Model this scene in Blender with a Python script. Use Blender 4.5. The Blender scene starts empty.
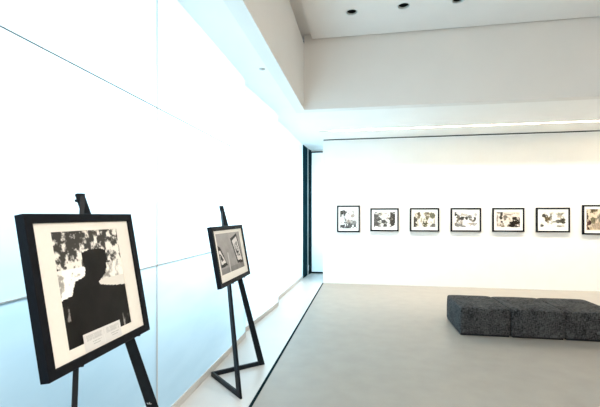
import bpy, bmesh, math, random
from mathutils import Vector, Matrix
random.seed(7)
S = bpy.context.scene
COL = S.collection
PI = math.pi

# ------------------------------------------------------------------ materials
def srgb(c):
    return tuple((v/12.92 if v <= .04045 else ((v+.055)/1.055)**2.4) for v in c)

def mat(name, color, rough=.6, metal=0.0, spec=.5, noise=None, bump=None, coat=0.0):
    m = bpy.data.materials.new(name); m.use_nodes = True
    nt = m.node_tree; b = nt.nodes['Principled BSDF']
    b.inputs['Base Color'].default_value = (*color, 1)
    b.inputs['Roughness'].default_value = rough
    b.inputs['Metallic'].default_value = metal
    b.inputs['Specular IOR Level'].default_value = spec
    b.inputs['Coat Weight'].default_value = coat
    tc = nt.nodes.new('ShaderNodeTexCoord')
    if noise:
        scale, amt, stretch = noise
        mp = nt.nodes.new('ShaderNodeMapping'); mp.inputs['Scale'].default_value = stretch
        n = nt.nodes.new('ShaderNodeTexNoise'); n.inputs['Scale'].default_value = scale
        n.inputs['Detail'].default_value = 6
        r = nt.nodes.new('ShaderNodeValToRGB')
        r.color_ramp.elements[0].position = .3; r.color_ramp.elements[1].position = .7
        r.color_ramp.elements[0].color = (*[c*(1-amt) for c in color], 1)
        r.color_ramp.elements[1].color = (*[min(1, c*(1+amt)) for c in color], 1)
        nt.links.new(tc.outputs['Object'], mp.inputs[0]); nt.links.new(mp.outputs[0], n.inputs['Vector'])
        nt.links.new(n.outputs['Fac'], r.inputs[0]); nt.links.new(r.outputs[0], b.inputs['Base Color'])
    if bump:
        n2 = nt.nodes.new('ShaderNodeTexNoise'); n2.inputs['Scale'].default_value = bump[0]
        n2.inputs['Detail'].default_value = 4
        nt.links.new(tc.outputs['Object'], n2.inputs['Vector'])
        bp = nt.nodes.new('ShaderNodeBump'); bp.inputs['Strength'].default_value = bump[1]
        bp.inputs['Distance'].default_value = .005
        nt.links.new(n2.outputs['Fac'], bp.inputs['Height']); nt.links.new(bp.outputs[0], b.inputs['Normal'])
    return m

M = {}
M['plaster'] = mat('white plaster', (.83, .82, .80), .85, noise=(3, .012, (1, 1, 1)), bump=(120, .05))
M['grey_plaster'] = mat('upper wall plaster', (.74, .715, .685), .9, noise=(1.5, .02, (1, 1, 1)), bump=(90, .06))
M['ceiling'] = mat('ceiling paint', (.84, .81, .785), .9, noise=(2, .012, (1, 1, 1)))
M['floor'] = mat('beige polished floor', (.325, .295, .258), .42, spec=.35, noise=(5, .05, (1, 1, 1)), bump=(200, .04))
M['strip'] = mat('pale stone strip', (.60, .585, .565), .30, spec=.4, noise=(2.5, .03, (1, 1, 1)))
M['dark_joint'] = mat('dark steel joint and gap shade', (.010, .020, .024), .9, spec=0)
M['plinth'] = mat('grey plinth', (.48, .47, .455), .6)
M['gasket'] = mat('grey gasket', (.14, .15, .16), .6)
M['pale_gasket'] = mat('pale gasket', (.60, .61, .61), .6)
M['black'] = mat('black lacquer', (.006, .009, .013), .4, spec=.15, noise=(30, .3, (1, 1, 1)))
M['frame'] = mat('black picture moulding', (.006, .007, .010), .5, spec=.08, noise=(40, .25, (1, 1, 8)))
M['matboard'] = mat('ivory mat board', (.82, .79, .73), .5, spec=.4, noise=(60, .012, (1, 1, 1)))
M['matwhite'] = mat('white mat board', (.86, .85, .83), .6, noise=(60, .01, (1, 1, 1)))
M['metal'] = mat('brushed steel', (.75, .76, .78), .25, metal=1)
M['teal'] = mat('dark teal door', (.008, .030, .038), .9, spec=0, noise=(4, .15, (6, 6, .3)))
M['slot'] = mat('warm slot lining', (.60, .53, .40), .7)
M['can'] = mat('downlight black baffle', (.012, .012, .012), .5)
M['cap'] = mat('downlight pale reflector', (.72, .76, .75), .3, metal=.2)

def tweed():
    m = bpy.data.materials.new('charcoal tweed'); m.use_nodes = True
    nt = m.node_tree; b = nt.nodes['Principled BSDF']; b.inputs['Roughness'].default_value = .95
    b.inputs['Specular IOR Level'].default_value = .15
    b.inputs['Sheen Weight'].default_value = 0
    tc = nt.nodes.new('ShaderNodeTexCoord')
    def nz(scale, st):
        mp = nt.nodes.new('ShaderNodeMapping'); mp.inputs['Scale'].default_value = st
        n = nt.nodes.new('ShaderNodeTexNoise'); n.inputs['Scale'].default_value = scale; n.inputs['Detail'].default_value = 3
        nt.links.new(tc.outputs['Object'], mp.inputs[0]); nt.links.new(mp.outputs[0], n.inputs['Vector']); return n
    a = nz(90, (1, 1, .35)); c = nz(90, (.35, .35, 1.2)); d = nz(7, (1, 1, 1))
    ad = nt.nodes.new('ShaderNodeMath'); ad.operation = 'ADD'
    nt.links.new(a.outputs['Fac'], ad.inputs[0]); nt.links.new(c.outputs['Fac'], ad.inputs[1])
    ad2 = nt.nodes.new('ShaderNodeMath'); ad2.operation = 'MULTIPLY_ADD'; ad2.inputs[1].default_value = .5
    nt.links.new(d.outputs['Fac'], ad2.inputs[0]); nt.links.new(ad.outputs[0], ad2.inputs[2])
    mr = nt.nodes.new('ShaderNodeMath'); mr.operation = 'DIVIDE'; mr.inputs[1].default_value = 2.5
    nt.links.new(ad2.outputs[0], mr.inputs[0])
    r = nt.nodes.new('ShaderNodeValToRGB'); e = r.color_ramp.elements
    e[0].position = .40; e[0].color = (.006, .0065, .008, 1)
    e[1].position = .62; e[1].color = (.085, .087, .090, 1)
    nt.links.new(mr.outputs[0], r.inputs[0]); nt.links.new(r.outputs[0], b.inputs['Base Color'])
    bp = nt.nodes.new('ShaderNodeBump'); bp.inputs['Strength'].default_value = .5; bp.inputs['Distance'].default_value = .004
    nt.links.new(mr.outputs[0], bp.inputs['Height']); nt.links.new(bp.outputs[0], b.inputs['Normal'])
    return m
M['tweed'] = tweed()

def frosted():
    m = bpy.data.materials.new('frosted glass'); m.use_nodes = True
    nt = m.node_tree; nt.nodes.clear()
    out = nt.nodes.new('ShaderNodeOutputMaterial')
    tr = nt.nodes.new('ShaderNodeBsdfTranslucent'); df = nt.nodes.new('ShaderNodeBsdfDiffuse'); gl = nt.nodes.new('ShaderNodeBsdfGlossy')
    df.inputs['Color'].default_value = (.78, .83, .85, 1)
    gl.inputs['Roughness'].default_value = .4
    tc = nt.nodes.new('ShaderNodeTexCoord'); mp = nt.nodes.new('ShaderNodeMapping'); mp.inputs['Scale'].default_value = (1, 1, 3)
    mp.inputs['Rotation'].default_value = (.5, 0, 0)
    n = nt.nodes.new('ShaderNodeTexNoise'); n.inputs['Scale'].default_value = 2.2; n.inputs['Detail'].default_value = 5
    r = nt.nodes.new('ShaderNodeValToRGB')
    r.color_ramp.elements[0].position = .3; r.color_ramp.elements[0].color = (.55, .715, .79, 1)
    r.color_ramp.elements[1].position = .75; r.color_ramp.elements[1].color = (.62, .78, .85, 1)
    nt.links.new(tc.outputs['Object'], mp.inputs[0]); nt.links.new(mp.outputs[0], n.inputs['Vector'])
    nt.links.new(n.outputs['Fac'], r.inputs[0]); nt.links.new(r.outputs[0], tr.inputs['Color'])
    m1 = nt.nodes.new('ShaderNodeMixShader'); m1.inputs[0].default_value = .12
    m2 = nt.nodes.new('ShaderNodeMixShader'); m2.inputs[0].default_value = .03
    nt.links.new(tr.outputs[0], m1.inputs[1]); nt.links.new(df.outputs[0], m1.inputs[2])
    nt.links.new(m1.outputs[0], m2.inputs[1]); nt.links.new(gl.outputs[0], m2.inputs[2])
    nt.links.new(m2.outputs[0], out.inputs[0])
    return m
M['frosted'] = frosted()
def clear():
    m = bpy.data.materials.new('clear glass'); m.use_nodes = True
    nt = m.node_tree; nt.nodes.clear()
    out = nt.nodes.new('ShaderNodeOutputMaterial'); t = nt.nodes.new('ShaderNodeBsdfTransparent'); g = nt.nodes.new('ShaderNodeBsdfGlossy')
    t.inputs['Color'].default_value = (.95, .99, 1, 1); g.inputs['Roughness'].default_value = .05
    x = nt.nodes.new('ShaderNodeMixShader'); x.inputs[0].default_value = .05
    nt.links.new(t.outputs[0], x.inputs[1]); nt.links.new(g.outputs[0], x.inputs[2]); nt.links.new(x.outputs[0], out.inputs[0])
    return m
M['clear'] = clear()
def print_mat():
    m = bpy.data.materials.new('photographic print'); m.use_nodes = True
    nt = m.node_tree; b = nt.nodes['Principled BSDF']
    a = nt.nodes.new('ShaderNodeVertexColor'); a.layer_name = 'ink'
    nt.links.new(a.outputs[0], b.inputs['Base Color']); b.inputs['Roughness'].default_value = .45
    b.inputs['Specular IOR Level'].default_value = .12
    return m
M['print'] = print_mat()

# ------------------------------------------------------------------ mesh helpers
def link(name, me, m=None, parent=None, loc=None):
    o = bpy.data.objects.new(name, me)
    if m is not None:
        for q in (m if isinstance(m, (list, tuple)) else [m]): me.materials.append(q)
    COL.objects.link(o)
    if parent: o.parent = parent
    if loc: o.location = loc
    return o
def bm_obj(name, bm, m, parent=None, smooth=False, loc=None):
    bmesh.ops.recalc_face_normals(bm, faces=bm.faces)
    me = bpy.data.meshes.new(name); bm.to_mesh(me); bm.free()
    if smooth:
        for p in me.polygons: p.use_smooth = True
    return link(name, me, m, parent, loc)
def add_box(bm, x0, y0, z0, x1, y1, z1):
    r = bmesh.ops.create_cube(bm, size=1)
    for v in r['verts']:
        v.co = Vector(((x0+x1)/2+v.co.x*(x1-x0), (y0+y1)/2+v.co.y*(y1-y0), (z0+z1)/2+v.co.z*(z1-z0)))
    return r['verts']
def add_prism(bm, pts, off):
    """closed polygon of 3D points, extruded by the vector off"""
    a = [bm.verts.new(p) for p in pts]; b = [bm.verts.new(Vector(p)+Vector(off)) for p in pts]
    n = len(pts); fs = [bm.faces.new(a), bm.faces.new(b[::-1])]
    for i in range(n): fs.append(bm.faces.new((a[i], b[i], b[(i+1) % n], a[(i+1) % n])))
    return fs
def struct(o):
    o['kind'] = 'structure'; return o
def sbox(name, x0, y0, z0, x1, y1, z1, m, parent=None):
    bm = bmesh.new(); add_box(bm, x0, y0, z0, x1, y1, z1)
    o = bm_obj(name, bm, m, parent)
    return o if parent else struct(o)
def thing(name, label, cat, loc, group=None):
    o = bpy.data.objects.new(name, None); COL.objects.link(o); o.location = loc; o.empty_display_size = .2
    o['label'] = label; o['category'] = cat
    if group: o['group'] = group
    return o

# ------------------------------------------------------------------ setting
XL, XR, YB, YN = -.868, 6.4, 8.17, -3.0     # partition edge, right wall, back wall, wall behind the camera
ZS, YF, XF = 3.165, 5.83, -.92              # soffit height, upper back wall, upper left wall
ZC, ZT = 4.266, 4.36                        # hung ceiling panel underside, slot ceiling
XG = -1.42                                  # glass wall

sbox('floor', XL+.012, YN, -.1, XR, YB+.2, 0, M['floor'])
sbox('floor_strip', -1.75, YN, -.1, XL-.014, 9.7, 0, M['strip'])
sbox('trim_1', XL-.014, YN, -.1, XL+.012, YB, .002, M['dark_joint'])
sbox('floor_passage', XL-.014, YB+.2, -.1, .6, 9.7, 0, M['strip'])
# back wall with shadow gap on top
sbox('wall_back', XL, YB, 0, XR, YB+.2, 3.14, M['plaster'])
sbox('trim_2', XL+.01, YB+.03, 3.14, XR, YB+.19, ZS, M['dark_joint'])  # black strip set back in the gap, its shade put into the colour
# passage behind the back wall
sbox('wall_passage', .4, YB+.2, 0, .5, 9.7, ZS, M['plaster'])
# right wall and wall behind the camera
sbox('wall_right', XR, YN, 0, XR+.15, 9.7, 4.6, M['plaster'])
sbox('wall_front', -1.75, YN-.15, 0, XR+.15, YN, 4.6, M['plaster'])
# soffit with a light slot near the back wall
SY0, SY1 = 7.36, 7.41
sbox('ceiling_soffit', XF-.15, YF+.15, ZS, XR, SY0, ZS+.12, M['plaster'])
sbox('ceiling_soffit', XF-.15, SY1, ZS, XR, 9.7, ZS+.12, M['plaster'])
sbox('ceiling_soffit', XF-.15, SY0, ZS, -.86, SY1, ZS+.12, M['plaster'])
sbox('ceiling_soffit', -1.75, YN, ZS, XF-.15, 9.7, ZS+.12, M['plaster'])
sbox('trim_3', -.86, SY0-.02, ZS+.12, XR, SY1+.02, ZS+.14, M['slot'])
bm = bmesh.new()
add_box(bm, -.86, SY0, ZS+.001, XR, SY0+.004, ZS+.12); add_box(bm, -.86, SY1-.004, ZS+.001, XR, SY1, ZS+.12)
struct(bm_obj('trim_4', bm, M['slot']))
# upper walls (bulkheads) with a step back at the top
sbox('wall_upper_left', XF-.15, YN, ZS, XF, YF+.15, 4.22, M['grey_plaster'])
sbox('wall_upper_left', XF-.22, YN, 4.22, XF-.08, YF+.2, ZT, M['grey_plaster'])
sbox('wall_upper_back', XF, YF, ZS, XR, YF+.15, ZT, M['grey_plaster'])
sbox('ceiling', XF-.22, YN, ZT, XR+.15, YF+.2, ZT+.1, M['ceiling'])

# hung ceiling panel with round openings for the downlights
PX0, PX1, PY0, PY1 = -.789, XR, YN, YF-.03
DL = [(-.15, 5.12), (.53, 5.08), (1.21, 5.06)]
RC = .075
def panel():
    bm = bmesh.new()
    xs = [PX0]
    for x, y in DL: xs += [x-.2, x+.2]
    xs.append(PX1)
    def quad(a, b, c, d): bm.faces.new([bm.verts.new((*p, ZC)) for p in (a, b, c, d)])
    for i in range(len(xs)-1):
        x0, x1 = xs[i], xs[i+1]
        if i % 2 == 0: quad((x0, PY0), (x0, PY1), (x1, PY1), (x1, PY0))
        else:
            cx, cy = DL[i//2]
            quad((x0, PY0), (x0, cy-.2), (x1, cy-.2), (x1, PY0)); quad((x0, cy+.2), (x0, PY1), (x1, PY1), (x1, cy+.2))
            n = 32; circ = []; sq = []
            for k in range(n):
                a = 2*PI*k/n+PI/4; c, s = math.cos(a), math.sin(a); f = .2/max(abs(c), abs(s))
                circ.append((cx+RC*c, cy+RC*s)); sq.append((cx+f*c, cy+f*s))
            for k in range(n): quad(circ[k], circ[(k+1) % n], sq[(k+1) % n], sq[k])
    bmesh.ops.remove_doubles(bm, verts=bm.verts, dist=1e-5)
    r = bmesh.ops.extrude_face_region(bm, geom=list(bm.faces))
    for v in r['geom']:
        if isinstance(v, bmesh.types.BMVert): v.co.z = ZT-.001
    return struct(bm_obj('ceiling_panel', bm, M['ceiling']))
panel()

def lathe(bm, prof, n=32, c=(0, 0)):
    rings = [[bm.verts.new((c[0]+r*math.cos(2*PI*k/n), c[1]+r*math.sin(2*PI*k/n), z)) for k in range(n)] for r, z in prof]
    for i in range(len(rings)-1):
        for k in range(n): bm.faces.new((rings[i][k], rings[i][(k+1) % n], rings[i+1][(k+1) % n], rings[i+1][k]))
    return rings
words = ['leftmost', 'middle', 'rightmost']
labs = ['round unlit downlight in the ceiling, nearest the upper left wall',
        'round unlit downlight in the ceiling, between its two neighbours',
        'round unlit downlight in the ceiling, cut by the top edge, farthest right']
for (x, y), lb in zip(DL, labs):
    t = thing('recessed_downlight', lb, 'ceiling light', (x, y, ZC), 'round downlights in the ceiling panel')
    bm = bmesh.new(); lathe(bm, [(.084, 0), (.084, -.004), (.072, -.004), (.070, 0), (.070, .002), (.072, .002), (.0725, 0), (.084, 0)])
    bm_obj('rim', bm, M['cap'], t, True)
    bm = bmesh.new(); lathe(bm, [(.0715, .001), (.062, .018), (.064, .018), (.0742, .001), (.0715, .001)])
    bm_obj('reflector', bm, M['cap'], t, True)
    bm = bmesh.new(); rg = lathe(bm, [(.062, .0185), (.054, .07), (.056, .07), (.0645, .0185), (.062, .0185)]); 
    bm_obj('baffle', bm, M['can'], t, True)
    bm = bmesh.new(); rg = lathe(bm, [(.001, .062), (.02, .060), (.048, .068), (.053, .078), (.001, .078), (.001, .062)])
    bm_obj('bulb', bm, M['can'], t, True)

t = thing('ceiling_sensor', 'tiny grey round sensor under the soffit above the glowing glass wall', 'sensor', (-1.134, 4.11, ZS))
bm = bmesh.new(); lathe(bm, [(.001, -.012), (.014, -.012), (.018, -.006), (.034, -.004), (.035, 0), (.001, 0), (.001, -.012)], 20)
bm_obj('cap', bm, M['plinth'], t, True)

# backlit frosted glass wall: shingled panels in three rows
def panel_prism(name, p0, p1, z0, z1, th=.012, rows=None):
    (xa, ya), (xb, yb) = p0, p1
    bm = bmesh.new()
    fr = [bm.verts.new(v) for v in ((xa, ya, z0), (xb, yb, z0), (xb, yb, z1), (xa, ya, z1))]
    bk = [bm.verts.new(v) for v in ((xa-th, ya, z0), (xb-th, yb, z0), (xb-th, yb, z1), (xa-th, ya, z1))]
    f = bm.faces.new(fr); f.material_index = 0
    f = bm.faces.new(bk[::-1]); f.material_index = 1
    for i in range(4):
        f = bm.faces.new((fr[i], bk[i], bk[(i+1) % 4], fr[(i+1) % 4])); f.material_index = 0 if i in (1,) else 1
    return struct(bm_obj(name, bm, [M['frosted'], M['clear']]))
ROWS = [(.065, 1.148), (1.152, 2.248), (2.252, ZS)]
SEG = [((XG, YN), (XG, 2.396)), ((XG, 2.402), (XG-.005, 4.40)), ((-1.50, 4.40), (-1.385, 6.02)), ((-1.485, 6.02), (-1.405, 8.70))]
for si, (p0, p1) in enumerate(SEG):
    for z0, z1 in (ROWS if si < 2 else [(.065, ZS)]): panel_prism('wall_left', p0, p1, z0, z1)
    for z in ((1.15, 2.25) if si < 2 else ()):
        bm = bmesh.new()
        add_prism(bm, [(p0[0]+.001, p0[1], z-.003), (p0[0]+.001, p0[1], z+.003), (p0[0]-.011, p0[1], z+.0025), (p0[0]-.011, p0[1], z-.0025)],
                  (p1[0]-p0[0], p1[1]-p0[1], 0))
        struct(bm_obj('trim_5', bm, M['gasket'] if z > 2 else M['pale_gasket']))
    bm = bmesh.new()      # plinth under the glass
    add_prism(bm, [(p0[0]+.006, p0[1], 0), (p0[0]+.006, p0[1], .062), (p0[0]-.10, p0[1], .062), (p0[0]-.10, p0[1], 0)],
              (p1[0]-p0[0], p1[1]-p0[1], 0))
    struct(bm_obj('baseboard_left', bm, M['plinth']))
bm = bmesh.new(); add_box(bm, XG-.011, 2.394, .065, XG+.0015, 2.404, ZS); struct(bm_obj('trim_6', bm, M['plinth']))

# dark door leaf at the far end of the glass wall, and the glass end of the passage
bm = bmesh.new(); add_prism(bm, [(-1.392, 8.71, 0), (-1.362, 9.20, 0), (-1.402, 9.20, 0), (-1.452, 8.71, 0)], (0, 0, ZS))
d1 = struct(bm_obj('door_1', bm, M['teal']))
bm = bmesh.new(); add_prism(bm, [(-1.361, 9.215, 0), (-1.353, 9.235, 0), (-1.42, 9.235, 0), (-1.42, 9.215, 0)], (0, 0, ZS)); bm_obj('glass_edge_highlight', bm, M['cap'], d1)  # bright highlight along the glass edge, made as a pale strip
bm = bmesh.new(); add_prism(bm, [(-1.352, 9.25, 0), (-1.30, 9.56, 0), (-1.45, 9.56, 0), (-1.45, 9.25, 0)], (0, 0, ZS)); bm_obj('jamb', bm, M['dark_joint'], d1)
bm = bmesh.new(); add_box(bm, -1.369, 9.12, .10, -1.335, 9.19, .25); bm_obj('floor_lock', bm, M['metal'], d1)
# end glass: pane plus black rails
bm = bmesh.new()
vs = [bm.verts.new(v) for v in ((-1.30, 9.5, .04), (.4, 9.5, .04), (.4, 9.5, 3.10), (-1.30, 9.5, 3.10))]
vb = [bm.verts.new((v.co.x, 9.512, v.co.z)) for v in vs]
bm.faces.new(vs); f = bm.faces.new(vb[::-1]); f.material_index = 1
for i in range(4):
    f = bm.faces.new((vs[i], vb[i], vb[(i+1) % 4], vs[(i+1) % 4])); f.material_index = 1
w1 = struct(bm_obj('window_1', bm, [M['frosted'], M['clear']]))
bm = bmesh.new(); add_box(bm, -1.30, 9.49, 0, .4, 9.53, .04); bm_obj('bottom_rail', bm, M['dark_joint'], w1)
bm = bmesh.new(); add_box(bm, -1.30, 9.49, 3.10, .4, 9.53, 3.135); bm_obj('top_rail', bm, M['dark_joint'], w1)
sbox('wall_passage_end', -1.75, 9.495, 3.135, .5, 9.7, ZS, M['plaster'])

# ------------------------------------------------------------------ prints
def hsh(i, j, s):
    v = math.sin(i*127.1+j*311.7+s*74.7)*43758.5453; return v-math.floor(v)
def vnoise(x, y, s):
    i, j = math.floor(x), math.floor(y); fx, fy = x-i, y-j
    fx = fx*fx*(3-2*fx); fy = fy*fy*(3-2*fy)
    a = hsh(i, j, s)*(1-fx)+hsh(i+1, j, s)*fx; b = hsh(i, j+1, s)*(1-fx)+hsh(i+1, j+1, s)*fx
    return a*(1-fy)+b*fy
def fbm(x, y, s, o=4):
    t = 0; a = .5; n = 0
    for k in range(o): t += a*vnoise(x, y, s+k*13); n += a; x *= 2; y *= 2; a *= .55
    return t/n
def inpoly(u, v, P):
    c = False; j = len(P)-1
    for i in range(len(P)):
        if (P[i][1] > v) != (P[j][1] > v) and u < (P[j][0]-P[i][0])*(v-P[i][1])/(P[j][1]-P[i][1])+P[i][0]: c = not c
        j = i
    return c
def sm(a, b, x):
    t = max(0, min(1, (x-a)/(b-a))); return t*t*(3-2*t)

BODY = [(.37, .79), (.45, .805), (.54, .815), (.66, .81), (.74, .79), (.75, .70), (.72, .66), (.725, .62), (.69, .585), (.69, .565), (.62, .53), (.56, .50),
        (.57, .475), (.66, .455), (.80, .43), (1.01, .41), (1.01, -.01), (.86, -.01), (.2, -.01), (.16, .43), (.19, .49), (.23, .55), (.30, .56), (.37, .58), (.39, .63), (.375, .70)]
LOWL = [(-.01, .41), (.15, .435), (.24, .44), (.24, -.01), (-.01, -.01)]
def art_large(u, v):
    if inpoly(u, v, BODY) or inpoly(u, v, LOWL):
        g = .004+.010*fbm(u*6, v*6, 3)
        if u < .1 and .22 < v < .36: g += .28*sm(.5, .75, fbm(u*22, v*16, 9))
        if .86 < u < .97 and v < .14: g += .35*sm(.45, .75, fbm(u*14, v*10, 19))
        return (g, g*.95, g*.9)
    n = fbm(u*18, v*20, 1, 5)
    if v > .66:
        t = sm(.42, .62, n+.10*(u > .80)-.07*(u < .3)*(v > .8)-.04)
        g = .05+.80*t
    elif u < .4:
        g = .45+.75*sm(.32, .52, n)
        if u < .08: g *= .55+.5*fbm(u*20, v*9, 5)
    else:
        g = .28+.65*sm(.30, .62, n)
        if v < .52: g = .75
    return (min(.93, g), min(.93, g*.965), min(.93, g*.90))

def quadin(u, v, q): return inpoly(u, v, q)
PA = [(.56, .83), (.86, .95), (.98, .14), (.72, .16)]; PAi = [(.62, .77), (.84, .87), (.94, .22), (.75, .23)]; PAp = [(.67, .66), (.82, .74), (.89, .33), (.765, .34)]
PB = [(.02, .72), (.11, .66), (.30, .20), (.05, .17)]; PBi = [(.045, .60), (.10, .58), (.25, .27), (.065, .25)]; PBp = [(.06, .50), (.10, .49), (.18, .34), (.075, .32)]
def art_gallery(u, v):
    g = .20+.16*fbm(u*9, v*7, 2)+.10*v
    for O, I, P in ((PA, PAi, PAp), (PB, PBi, PBp)):
        if quadin(u, v, P): g = .03+.55*sm(.40, .62, fbm(u*22, v*20, 6))
        elif quadin(u, v, I): g = .72
        elif quadin(u, v, O): g = .015
    if v < .15 and g > .2: g *= .72
    if .36 < u < .39 and v < .5: g = .55
    return (g, g*.95, g*.93)

def art_blobs(bg, blobs, seed, con=.45, freq=9, thick=None):
    def f(u, v):
        n = fbm(u*freq, v*freq*.8, seed); k = 0; col = None
        for (cu, cv, ru, rv, d, c) in blobs:
            du, dv = (u-cu)/ru, (v-cv)/rv
            q = du*du+dv*dv+(n-.5)*3.4+(fbm(u*24, v*18, seed+9)-.5)*1.6
            w = d*(1-sm(.55, 1.15, q))
            if w > k: k = w; col = tuple(q_*max(.04, -.75+2.4*fbm(u*30, v*24, seed+3)) for q_ in c)
        b = tuple(x*(1-.12*fbm(u*4, v*4, seed+5)) for x in bg)
        mid = sm(.53, .70, fbm(u*10, v*9, seed+21))*sm(0, .12, min(u, 1-u, v, 1-v))*.8
        b = tuple(b[i]*(1-mid)+(.30, .25, .19)[i]*mid for i in range(3))
        if k <= 0: return b
        return tuple(b[i]*(1-k)+col[i]*k for i in range(3))
    return f
BK = (.035, .030, .026); GY = (.16, .15, .14); LG = (.38, .36, .34); BR = (.15, .10, .035); TN = (.50, .38, .20); RD = (.45, .30, .22); OL = (.14, .13, .05)
ARTS = [
    art_blobs((.90, .89, .88), [(.14, .78, .22, .24, 1, GY), (.30, .55, .06, .2, .8, GY), (.5, .10, .58, .16, .95, (.10, .09, .09)), (.78, .28, .24, .22, .8, GY), (.55, .38, .26, .18, .6, RD), (.72, .60, .10, .12, .8, RD), (.32, .30, .12, .05, .9, BK)], 11),
    art_blobs((.88, .85, .82), [(.10, .5, .24, .62, .95, GY), (.20, .55, .14, .3, .8, (.22, .16, .10)), (.90, .5, .17, .62, .97, (.09, .075, .06)), (.45, .35, .20, .12, .9, BK), (.52, .12, .10, .14, .9, BK), (.62, .62, .06, .12, .6, RD), (.3, .85, .2, .12, .6, TN)], 23, freq=7),
    art_blobs((.84, .78, .68), [(.08, .3, .10, .38, .95, (.07, .06, .05)), (.26, .75, .12, .22, .9, BR), (.52, .35, .13, .30, .95, OL), (.62, .75, .12, .25, .8, BR), (.84, .78, .13, .22, .9, OL), (.92, .12, .14, .16, .9, GY), (.38, .45, .08, .2, .6, TN), (.94, .45, .05, .3, .6, TN)], 31, freq=8),
    art_blobs((.90, .89, .86), [(.10, .85, .12, .16, .95, BK), (.16, .58, .10, .30, .9, BR), (.40, .58, .22, .12, .95, BK), (.62, .66, .16, .12, .9, GY), (.80, .48, .16, .16, .95, BK), (.94, .82, .07, .10, .6, LG), (.20, .18, .22, .12, .85, GY), (.42, .10, .14, .07, .8, BK), (.27, .35, .12, .14, .5, TN), (.86, .22, .12, .12, .6, GY)], 47),
    art_blobs((.80, .70, .62), [(.72, .28, .24, .34, 1, (.030, .022, .016)), (.76, .55, .12, .15, 1, (.035, .025, .02)), (.22, .62, .06, .42, .95, BK), (.36, .62, .10, .14, .8, BK), (.10, .94, .2, .05, .8, GY), (.26, .12, .10, .16, .8, BR), (.56, .82, .12, .05, .7, BR), (.56, .5, .08, .12, .6, RD), (.95, .3, .06, .3, .8, GY), (.05, .4, .03, .4, .6, BK)], 53, freq=8),
    art_blobs((.90, .89, .82), [(.20, .78, .14, .12, .95, BK), (.30, .55, .10, .2, .95, BR), (.42, .62, .05, .18, .8, GY), (.48, .32, .14, .09, .8, OL), (.86, .45, .12, .18, .95, (.07, .055, .03)), (.70, .40, .08, .12, .85, BK), (.78, .85, .14, .08, .7, OL), (.06, .14, .08, .09, .9, BK), (.75, .10, .10, .05, .7, BR)], 61),
    art_blobs((.72, .60, .45), [(.05, .62, .07, .24, .95, BK), (.14, .3, .10, .26, .95, (.10, .03, .03)), (.42, .93, .38, .12, .95, BR), (.35, .5, .14, .18, .85, OL), (.62, .25, .3, .2, .6, RD), (.7, .6, .2, .25, .8, GY), (.52, .10, .4, .08, .6, TN)], 73, freq=6),
]

def frame_bm(w, h, fw, dep):
    """mitred moulding ring: outer w x h, face width fw, depth dep; local x,y in the plane, z out"""
    bm = bmesh.new()
    prof = [(0, 0), (0, dep-.002), (.002, dep), (fw-.003, dep), (fw, dep-.004), (fw, 0)]
    cs = [(0, 0, 1, 1), (w, 0, -1, 1), (w, h, -1, -1), (0, h, 1, -1)]
    rings = [[bm.verts.new((cx+sx*a-w/2, cy+sy*a, b)) for a, b in prof] for cx, cy, sx, sy in cs]
    n = len(prof)
    for i in range(4):
        A, B = rings[i], rings[(i+1) % 4]
        for k in range(n): bm.faces.new((A[k], A[(k+1) % n], B[(k+1) % n], B[k]))
    return bm
def ring_bm(x0, y0, x1, y1, a0, b0, a1, b1, z0, z1):
    bm = bmesh.new()
    o = [(x0, y0), (x1, y0), (x1, y1), (x0, y1)]; i = [(a0, b0), (a1, b0), (a1, b1), (a0, b1)]
    V = lambda P, z: [bm.verts.new((*p, z)) for p in P]
    ot, it, ob, ib = V(o, z1), V(i, z1), V(o, z0), V([(p[0]+(.0015 if p[0] < (a0+a1)/2 else -.0015)*0, p[1]) for p in i], z0)
    for k in range(4):
        l = (k+1) % 4
        bm.faces.new((ot[k], ot[l], it[l], it[k])); bm.faces.new((ob[k], ib[k], ib[l], ob[l]))
        bm.faces.new((ot[k], ob[k], ob[l], ot[l])); bm.faces.new((it[k], it[l], ib[l], ib[k]))
    return bm
def raster(name, x0, y0, x1, y1, z0, z1, nx, ny, fn, parent):
    bm = bmesh.new(); ink = bm.loops.layers.float_color.new('ink')
    g = [[bm.verts.new((x0+(x1-x0)*i/nx, y0+(y1-y0)*j/ny, z1)) for i in range(nx+1)] for j in range(ny+1)]
    for j in range(ny):
        for i in range(nx):
            f = bm.faces.new((g[j][i], g[j][i+1], g[j+1][i+1], g[j+1][i])); c = (*fn((i+.5)/nx, (j+.5)/ny), 1)
            for l in f.loops: l[ink] = c
    b = [bm.verts.new(p) for p in ((x0, y0, z0), (x1, y0, z0), (x1, y1, z0), (x0, y1, z0))]
    f = bm.faces.new(b[::-1])
    for l in f.loops: l[ink] = (.8, .8, .8, 1)
    me = bpy.data.meshes.new(name); bm.to_mesh(me); bm.free()
    return link(name, me, M['print'], parent)
def picture(root, w, h, fw, dep, mt, matm, win, art, nx, ny):
    """win = print window (x0,y0,x1,y1) measured from the lower left outer corner"""
    bm_obj('frame', frame_bm(w, h, fw, dep), M['frame'], root)
    a0, b0, a1, b1 = win[0]-w/2, win[1], win[2]-w/2, win[3]
    bm_obj('mat', ring_bm(-w/2+fw-.004, fw-.004, w/2-fw+.004, h-fw+.004, a0, b0, a1, b1, dep-.014, dep-.010), matm, root)
    raster('print', a0-.004, b0-.004, a1+.004, b1+.004, dep-.0165, dep-.0145, nx, ny, art, root)
    bm = bmesh.new(); add_box(bm, -w/2+fw-.002, fw-.002, .002, w/2-fw+.002, h-fw+.002, dep-.017)
    bm_obj('backing_board', bm, M['matboard'], root)

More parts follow.
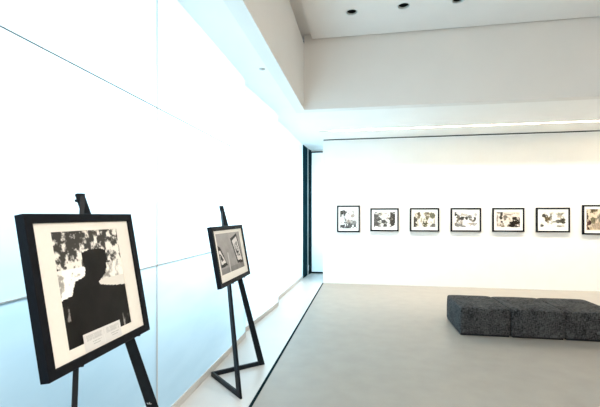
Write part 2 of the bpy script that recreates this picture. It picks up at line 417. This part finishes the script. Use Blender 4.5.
# seven pictures on the back wall
WP = [(-.557, -.064, 1.127, 1.706), (.158, .750, 1.152, 1.645), (.980, 1.570, 1.152, 1.647), (1.799, 2.390, 1.155, 1.646),
      (2.606, 3.206, 1.158, 1.644), (3.425, 4.036, 1.154, 1.647), (4.260, 4.753, 1.116, 1.698)]
WL = ['upright black-framed photograph on the white back wall, nearest the dark door',
      'wide black-framed photograph with dark bands at both sides of its image',
      'wide black-framed brown-toned photograph between two greyer wide ones, third from the dark door',
      'black-framed photograph of dark shapes arching across white, above the left end of the bench',
      'wide black-framed photograph with a solid dark mass at its lower right',
      'wide black-framed photograph of two loose dark clusters on white, left of the cut-off picture',
      'taller black-framed warm-toned photograph cut off by the right edge of the view']
WR = Matrix(((1, 0, 0, 0), (0, 0, -1, 0), (0, 1, 0, 0), (0, 0, 0, 1)))
for i, (x0, x1, z0, z1) in enumerate(WP):
    w, h = x1-x0, z1-z0
    r = thing('framed_photograph', WL[i], 'picture', (0, 0, 0), 'framed photographs along the back wall')
    r.matrix_world = Matrix.Translation(((x0+x1)/2, YB-.001, z0)) @ WR
    if i in (0, 6): win = (w*.14, h*.14, w*.86, h*.86)
    else: win = (w*.125, h*.19, w*.875, h*.83)
    picture(r, w, h, .030, .038, .07, M['matwhite'], win, ARTS[i], 64, 50)

# ------------------------------------------------------------------ easels
TH = math.radians(10.3); T = math.tan(TH)
def easel(Yc, H, label, group, yl, yr, zpeg, back=(-1.395, 0), screw=False, XFt=-.984):
    """two hinged V shaped halves: front plank, foot bar running back to a shared heel"""
    root = thing('display_easel', label, 'easel', (-1.0, Yc, 0), group)
    O = Vector((-1.0, Yc, 0))
    K = Vector((back[0]+.01, Yc+back[1], 0)); pass
    W, TK = .060, .020
    info = []
    for s, yf in ((-1, yl), (1, yr)):
        F = Vector((XFt, yf, 0)); Tp = Vector((XFt-T*H, Yc+s*.0125, H))
        e1 = (K-F).normalized(); d = Tp-F
        nrm = e1.cross(d).normalized(); e2 = nrm.cross(e1).normalized()
        if e2.z < 0: e2 = -e2
        t1, t2 = d.dot(e1), d.dot(e2)
        L = (K-F).length; w1 = W/math.cos(math.atan2(t1, t2)); q = t1/t2
        P = lambda a, b: F+e1*a+e2*b-O
        off = nrm*TK*(-s if nrm.y > 0 else s)      # thickness runs to the inside
        if (off.y*s) > 0: off = -off
        bm = bmesh.new()
        add_prism(bm, [P(0, 0), P(w1, 0), P(t1+w1*.62, t2-.006), P(t1+w1*.50, t2), P(t1+.006, t2), P(t1, t2-.008)], off)
        bmesh.ops.bevel(bm, geom=[e for e in bm.edges], offset=.0015, segments=1, affect='EDGES')
        bm_obj('leg', bm, M['black'], root)
        bm = bmesh.new(); hb = .042
        add_prism(bm, [P(w1+.0005, 0), P(L-.006, 0), P(L, .008), P(L, hb-.008), P(L-.006, hb), P(w1+hb*q+.0005, hb)], off)
        bmesh.ops.bevel(bm, geom=[e for e in bm.edges], offset=.0015, segments=1, affect='EDGES')
        bm_obj('foot_bar', bm, M['black'], root)
        # peg carrying the frame, driven into the plank just under the frame's lower edge
        zz = zpeg; fr = zz/H; c = F+(Tp-F)*fr-O+off*.5
        nv = Vector((math.cos(TH), 0, math.sin(TH)))
        bm = bmesh.new(); r_ = bmesh.ops.create_cone(bm, cap_ends=True, segments=14, radius1=.004, radius2=.004, depth=.046)
        rot = Vector((0, 0, 1)).rotation_difference(nv).to_matrix().to_4x4()
        bmesh.ops.transform(bm, verts=bm.verts, matrix=Matrix.Translation(c+nv*.010) @ rot)
        bm_obj('peg', bm, M['black'], root)
        info.append((F, Tp, e1, e2, off, w1))
        if screw and s > 0:
            fr = .53/H; c = F+d*fr-O+e1*.040
            n2 = -off.normalized() if off.y > 0 else off.normalized()
            n2 = off.normalized(); base = c+off; 
            bm = bmesh.new(); bmesh.ops.create_cone(bm, cap_ends=True, segments=12, radius1=.004, radius2=.004, depth=.012)
            rot = Vector((0, 0, 1)).rotation_difference(n2).to_matrix().to_4x4()
            bmesh.ops.transform(bm, verts=bm.verts, matrix=Matrix.Translation(base+n2*.005) @ rot)
            wv = bmesh.ops.create_cube(bm, size=1)['verts']
            bmesh.ops.transform(bm, verts=wv, matrix=Matrix.Translation(base+n2*.014) @ rot @ Matrix.Rotation(.5, 4, 'Z') @ Matrix.Diagonal((.022, .004, .009, 1)))
            o = bm_obj('wing_screw', bm, M['metal'], root); o['label'] = 'small bright metal wing screw'
    # hinge pin joining the two planks
    bm = bmesh.new(); bmesh.ops.create_cone(bm, cap_ends=True, segments=14, radius1=.007, radius2=.007, depth=.05)
    c = Vector((XFt-T*(H-.035)-.018, Yc, H-.035))-O
    bmesh.ops.transform(bm, verts=bm.verts, matrix=Matrix.Translation(c) @ Matrix.Rotation(PI/2, 4, 'X'))
    bm_obj('hinge_pin', bm, M['black'], root)
    return root

FRX = -.93     # where the plane of the frame fronts meets the floor
def easel_picture(label, y0, y1, s0, s1, fw, dep, win, art, nx, ny):
    root = thing('framed_photograph', label, 'picture', (0, 0, 0), 'framed photographs on easels')
    c, s = math.cos(TH), math.sin(TH)
    # front plane: X = FRX - T z ; origin sits at the back of the frame's lower edge
    org = Vector((FRX-s*s0-c*dep, (y0+y1)/2, c*s0-s*dep))
    root.matrix_world = Matrix(((0, -s, c, org.x), (1, 0, 0, org.y), (0, c, s, org.z), (0, 0, 0, 1)))
    picture(root, y1-y0, s1-s0, fw, dep, 0, M['matboard'], win, art, nx, ny)
    return root, org
R1, o1 = easel_picture('large black-framed photograph of a dark hatted silhouette, on the near easel', 1.152, 1.784, .917, 1.530, .036, .039,
                       (1.268-1.152, .993-.917, 1.662-1.152, 1.458-.917), art_large, 100, 116)
R2, o2 = easel_picture('black-framed grey photograph of pictures hanging on a wall, on the far easel', 2.785, 3.555, .931, 1.429, .036, .036,
                       (2.868-2.785, 1.026-.931, 3.45-2.785, 1.366-.931), art_gallery, 90, 56)
zp = .931*math.cos(TH)-.0045
easel(1.526, 1.60, 'black wooden display easel closest to the viewer, carrying the silhouette photograph', 'black display easels', 1.085, 1.95, .888, screw=True, XFt=-.987)
easel(3.245, 1.585, 'black wooden display easel farther along the glowing glass wall, its feet on the pale floor', 'black display easels', 2.90, 3.64, .902, back=(-1.405, .03), XFt=-.983)

# caption cards laid over the lower edge of the large print
def card(y0, y1, s0, s1, seed, label):
    def f(u, v):
        v2 = 1-v
        if .12 < u < .9 and .14 < v2 < .46: return (.46, .46, .46) if (int(v2*40) % 2 and fbm(u*30, v2*3, seed) > .36) else (.68, .67, .66)
        if .38 < u < .85 and .56 < v2 < .62: return (.42, .42, .42) if fbm(u*40, 3, seed) > .4 else (.68, .67, .66)
        if .42 < u < .78 and .70 < v2 < .75: return (.42, .42, .42)
        return (.70, .69, .68)
    r = bpy.data.objects.new('caption_card', None)
    w, h = y1-y0, s1-s0
    o = raster('caption_card', -w/2, 0, w/2, h, -.0005, .0008, 40, 44, f, None)
    c, s = math.cos(TH), math.sin(TH)
    dz = .0325-.010+.0006
    org = Vector((FRX-s*s0-c*.0094, (y0+y1)/2, c*s0-s*.0094))
    o.matrix_world = Matrix(((0, -s, c, org.x), (1, 0, 0, org.y), (0, c, s, org.z), (0, 0, 0, 1)))
    o['label'] = label; o['category'] = 'card'; o['group'] = 'caption cards on the large photograph'
    bpy.data.objects.remove(r)
card(1.345, 1.463, .957, 1.029, 5, 'white caption card on the silhouette photograph, the left one of two')
card(1.465, 1.575, .957, 1.029, 8, 'white caption card on the silhouette photograph, the right one of two')

# ------------------------------------------------------------------ bench
def bench():
    t = thing('upholstered_bench', 'long low bench in charcoal tweed on the beige floor at right', 'bench', (2.1, 5.25, 0))
    X0, Y0, W, D = 1.185, 4.905, .602, .79
    for k in range(3):
        bm = bmesh.new(); bmesh.ops.create_cube(bm, size=1)
        x0 = X0+k*W+.004; x1 = x0+W-.008; z0, z1 = .022, .350
        dy = (0, -.012, .004)[k]
        for v in bm.verts:
            v.co = Vector(((x0+x1)/2+v.co.x*(x1-x0), Y0+D/2+dy+v.co.y*D, (z0+z1)/2+v.co.z*(z1-z0)))
        bmesh.ops.subdivide_edges(bm, edges=bm.edges, cuts=11, use_grid_fill=True)
        for v in bm.verts:
            u = (v.co.x-x0)/(x1-x0)*2-1; w = (v.co.y-dy-Y0)/D*2-1; q = (v.co.z-z0)/(z1-z0)
            if q > .999:
                v.co.z -= .008*(abs(u)**7)+.006*(abs(w)**8)
                v.co.z += .006*(fbm(u*2+5, w*2+k*3, 4)-.5)
            if abs(w) > .999: v.co.y -= math.copysign(.012*abs(u)**6+.006*q**6, w); v.co.y += .006*(fbm(u*2+3*k, q*3, 8)-.5)
            if abs(u) > .999 and k == 0 and u < 0: v.co.x += .012*(q**5)+.01*abs(w)**6
        bmesh.ops.translate(bm, verts=bm.verts, vec=(-2.1, -5.25, 0))
        o = bm_obj('seat_section', bm, M['tweed'], t, True)
        md = o.modifiers.new('bevel', 'BEVEL'); md.width = .012; md.segments = 3; md.limit_method = 'ANGLE'; md.angle_limit = math.radians(50)
    for k in range(3):
        bm = bmesh.new(); add_box(bm, X0+k*W+.02-2.1, Y0+.02-5.25, 0, X0+(k+1)*W-.02-2.1, Y0+D-.03-5.25, .024); bm_obj('plinth', bm, M['black'], t)
bench()

# ------------------------------------------------------------------ lights
def area(name, loc, rot, sx, sy, power, col):
    l = bpy.data.lights.new(name, 'AREA'); l.shape = 'RECTANGLE'; l.size = sx; l.size_y = sy; l.energy = power; l.color = col
    o = bpy.data.objects.new(name, l); COL.objects.link(o); o.location = loc; o.rotation_euler = rot; return o
# lamps of the light box behind the glass wall (face +X)
area('wall_lamp', (-2.3, 6.7, 1.55), (0, -PI/2, 0), 2.4, 4.6, 120, (.84, .95, 1))
area('wall_lamp', (-2.3, 3.2, 2.0), (0, -PI/2, 0), 1.5, 2.2, 45, (.84, .95, 1))
area('wall_lamp', (-2.3, .2, 2.15), (0, -PI/2, 0), 1.1, 3.6, 42, (.80, .94, 1))
# lamp behind the end glass (faces -Y)
area('passage_lamp', (-.5, 10.6, 1.7), (-PI/2, 0, 0), 1.6, 2.6, 55, (.85, .96, 1))
# wall washer in the slot
area('slot_lamp', (2.85, (SY0+SY1)/2, ZS+.03), (math.radians(8), 0, 0), 6.9, .03, 130, (1, .90, .76))
# added fill lights without fixtures, out of view under the ceiling behind the camera
for x in (1.2, 4.2):
    area('fill_area', (x, -1.6, ZC-.01), (0, 0, 0), 1.2, .3, 75, (1, .88, .76))

def spot(loc, target, power, ang, col):
    l = bpy.data.lights.new('fill_spot', 'SPOT'); l.energy = power; l.spot_size = math.radians(ang); l.spot_blend = .8; l.shadow_soft_size = .05; l.color = col
    o = bpy.data.objects.new('fill_spot', l); COL.objects.link(o); o.location = loc
    o.rotation_euler = (Vector(target)-Vector(loc)).to_track_quat('-Z', 'Y').to_euler()
# added out-of-view spots without fixtures, brightening the pictures on the two easels
spot((1.3, .9, ZC-.02), (-1.1, 1.5, 1.2), 110, 40, (1, .92, .82))
spot((1.3, 2.6, ZC-.02), (-1.1, 3.15, 1.2), 90, 40, (1, .92, .82))

w = bpy.data.worlds.new('daylight'); S.world = w; w.use_nodes = True
bg = w.node_tree.nodes['Background']; bg.inputs[0].default_value = (.42, .74, 1, 1); bg.inputs[1].default_value = .13

# ------------------------------------------------------------------ camera
cd = bpy.data.cameras.new('camera'); cam = bpy.data.objects.new('camera', cd); COL.objects.link(cam)
cam.location = (0, 0, 1.5); cam.rotation_euler = (PI/2, 0, math.radians(9.6))
cd.sensor_width = 36; cd.lens = 372/600*36; cd.shift_y = 11.5/600; cd.clip_start = .05
S.camera = cam
S.view_settings.view_transform = 'Standard'; S.view_settings.look = 'None'
S.view_settings.exposure = .95; S.view_settings.gamma = 1
S.cycles.max_bounces = 12; S.cycles.diffuse_bounces = 6; S.cycles.sample_clamp_indirect = 8
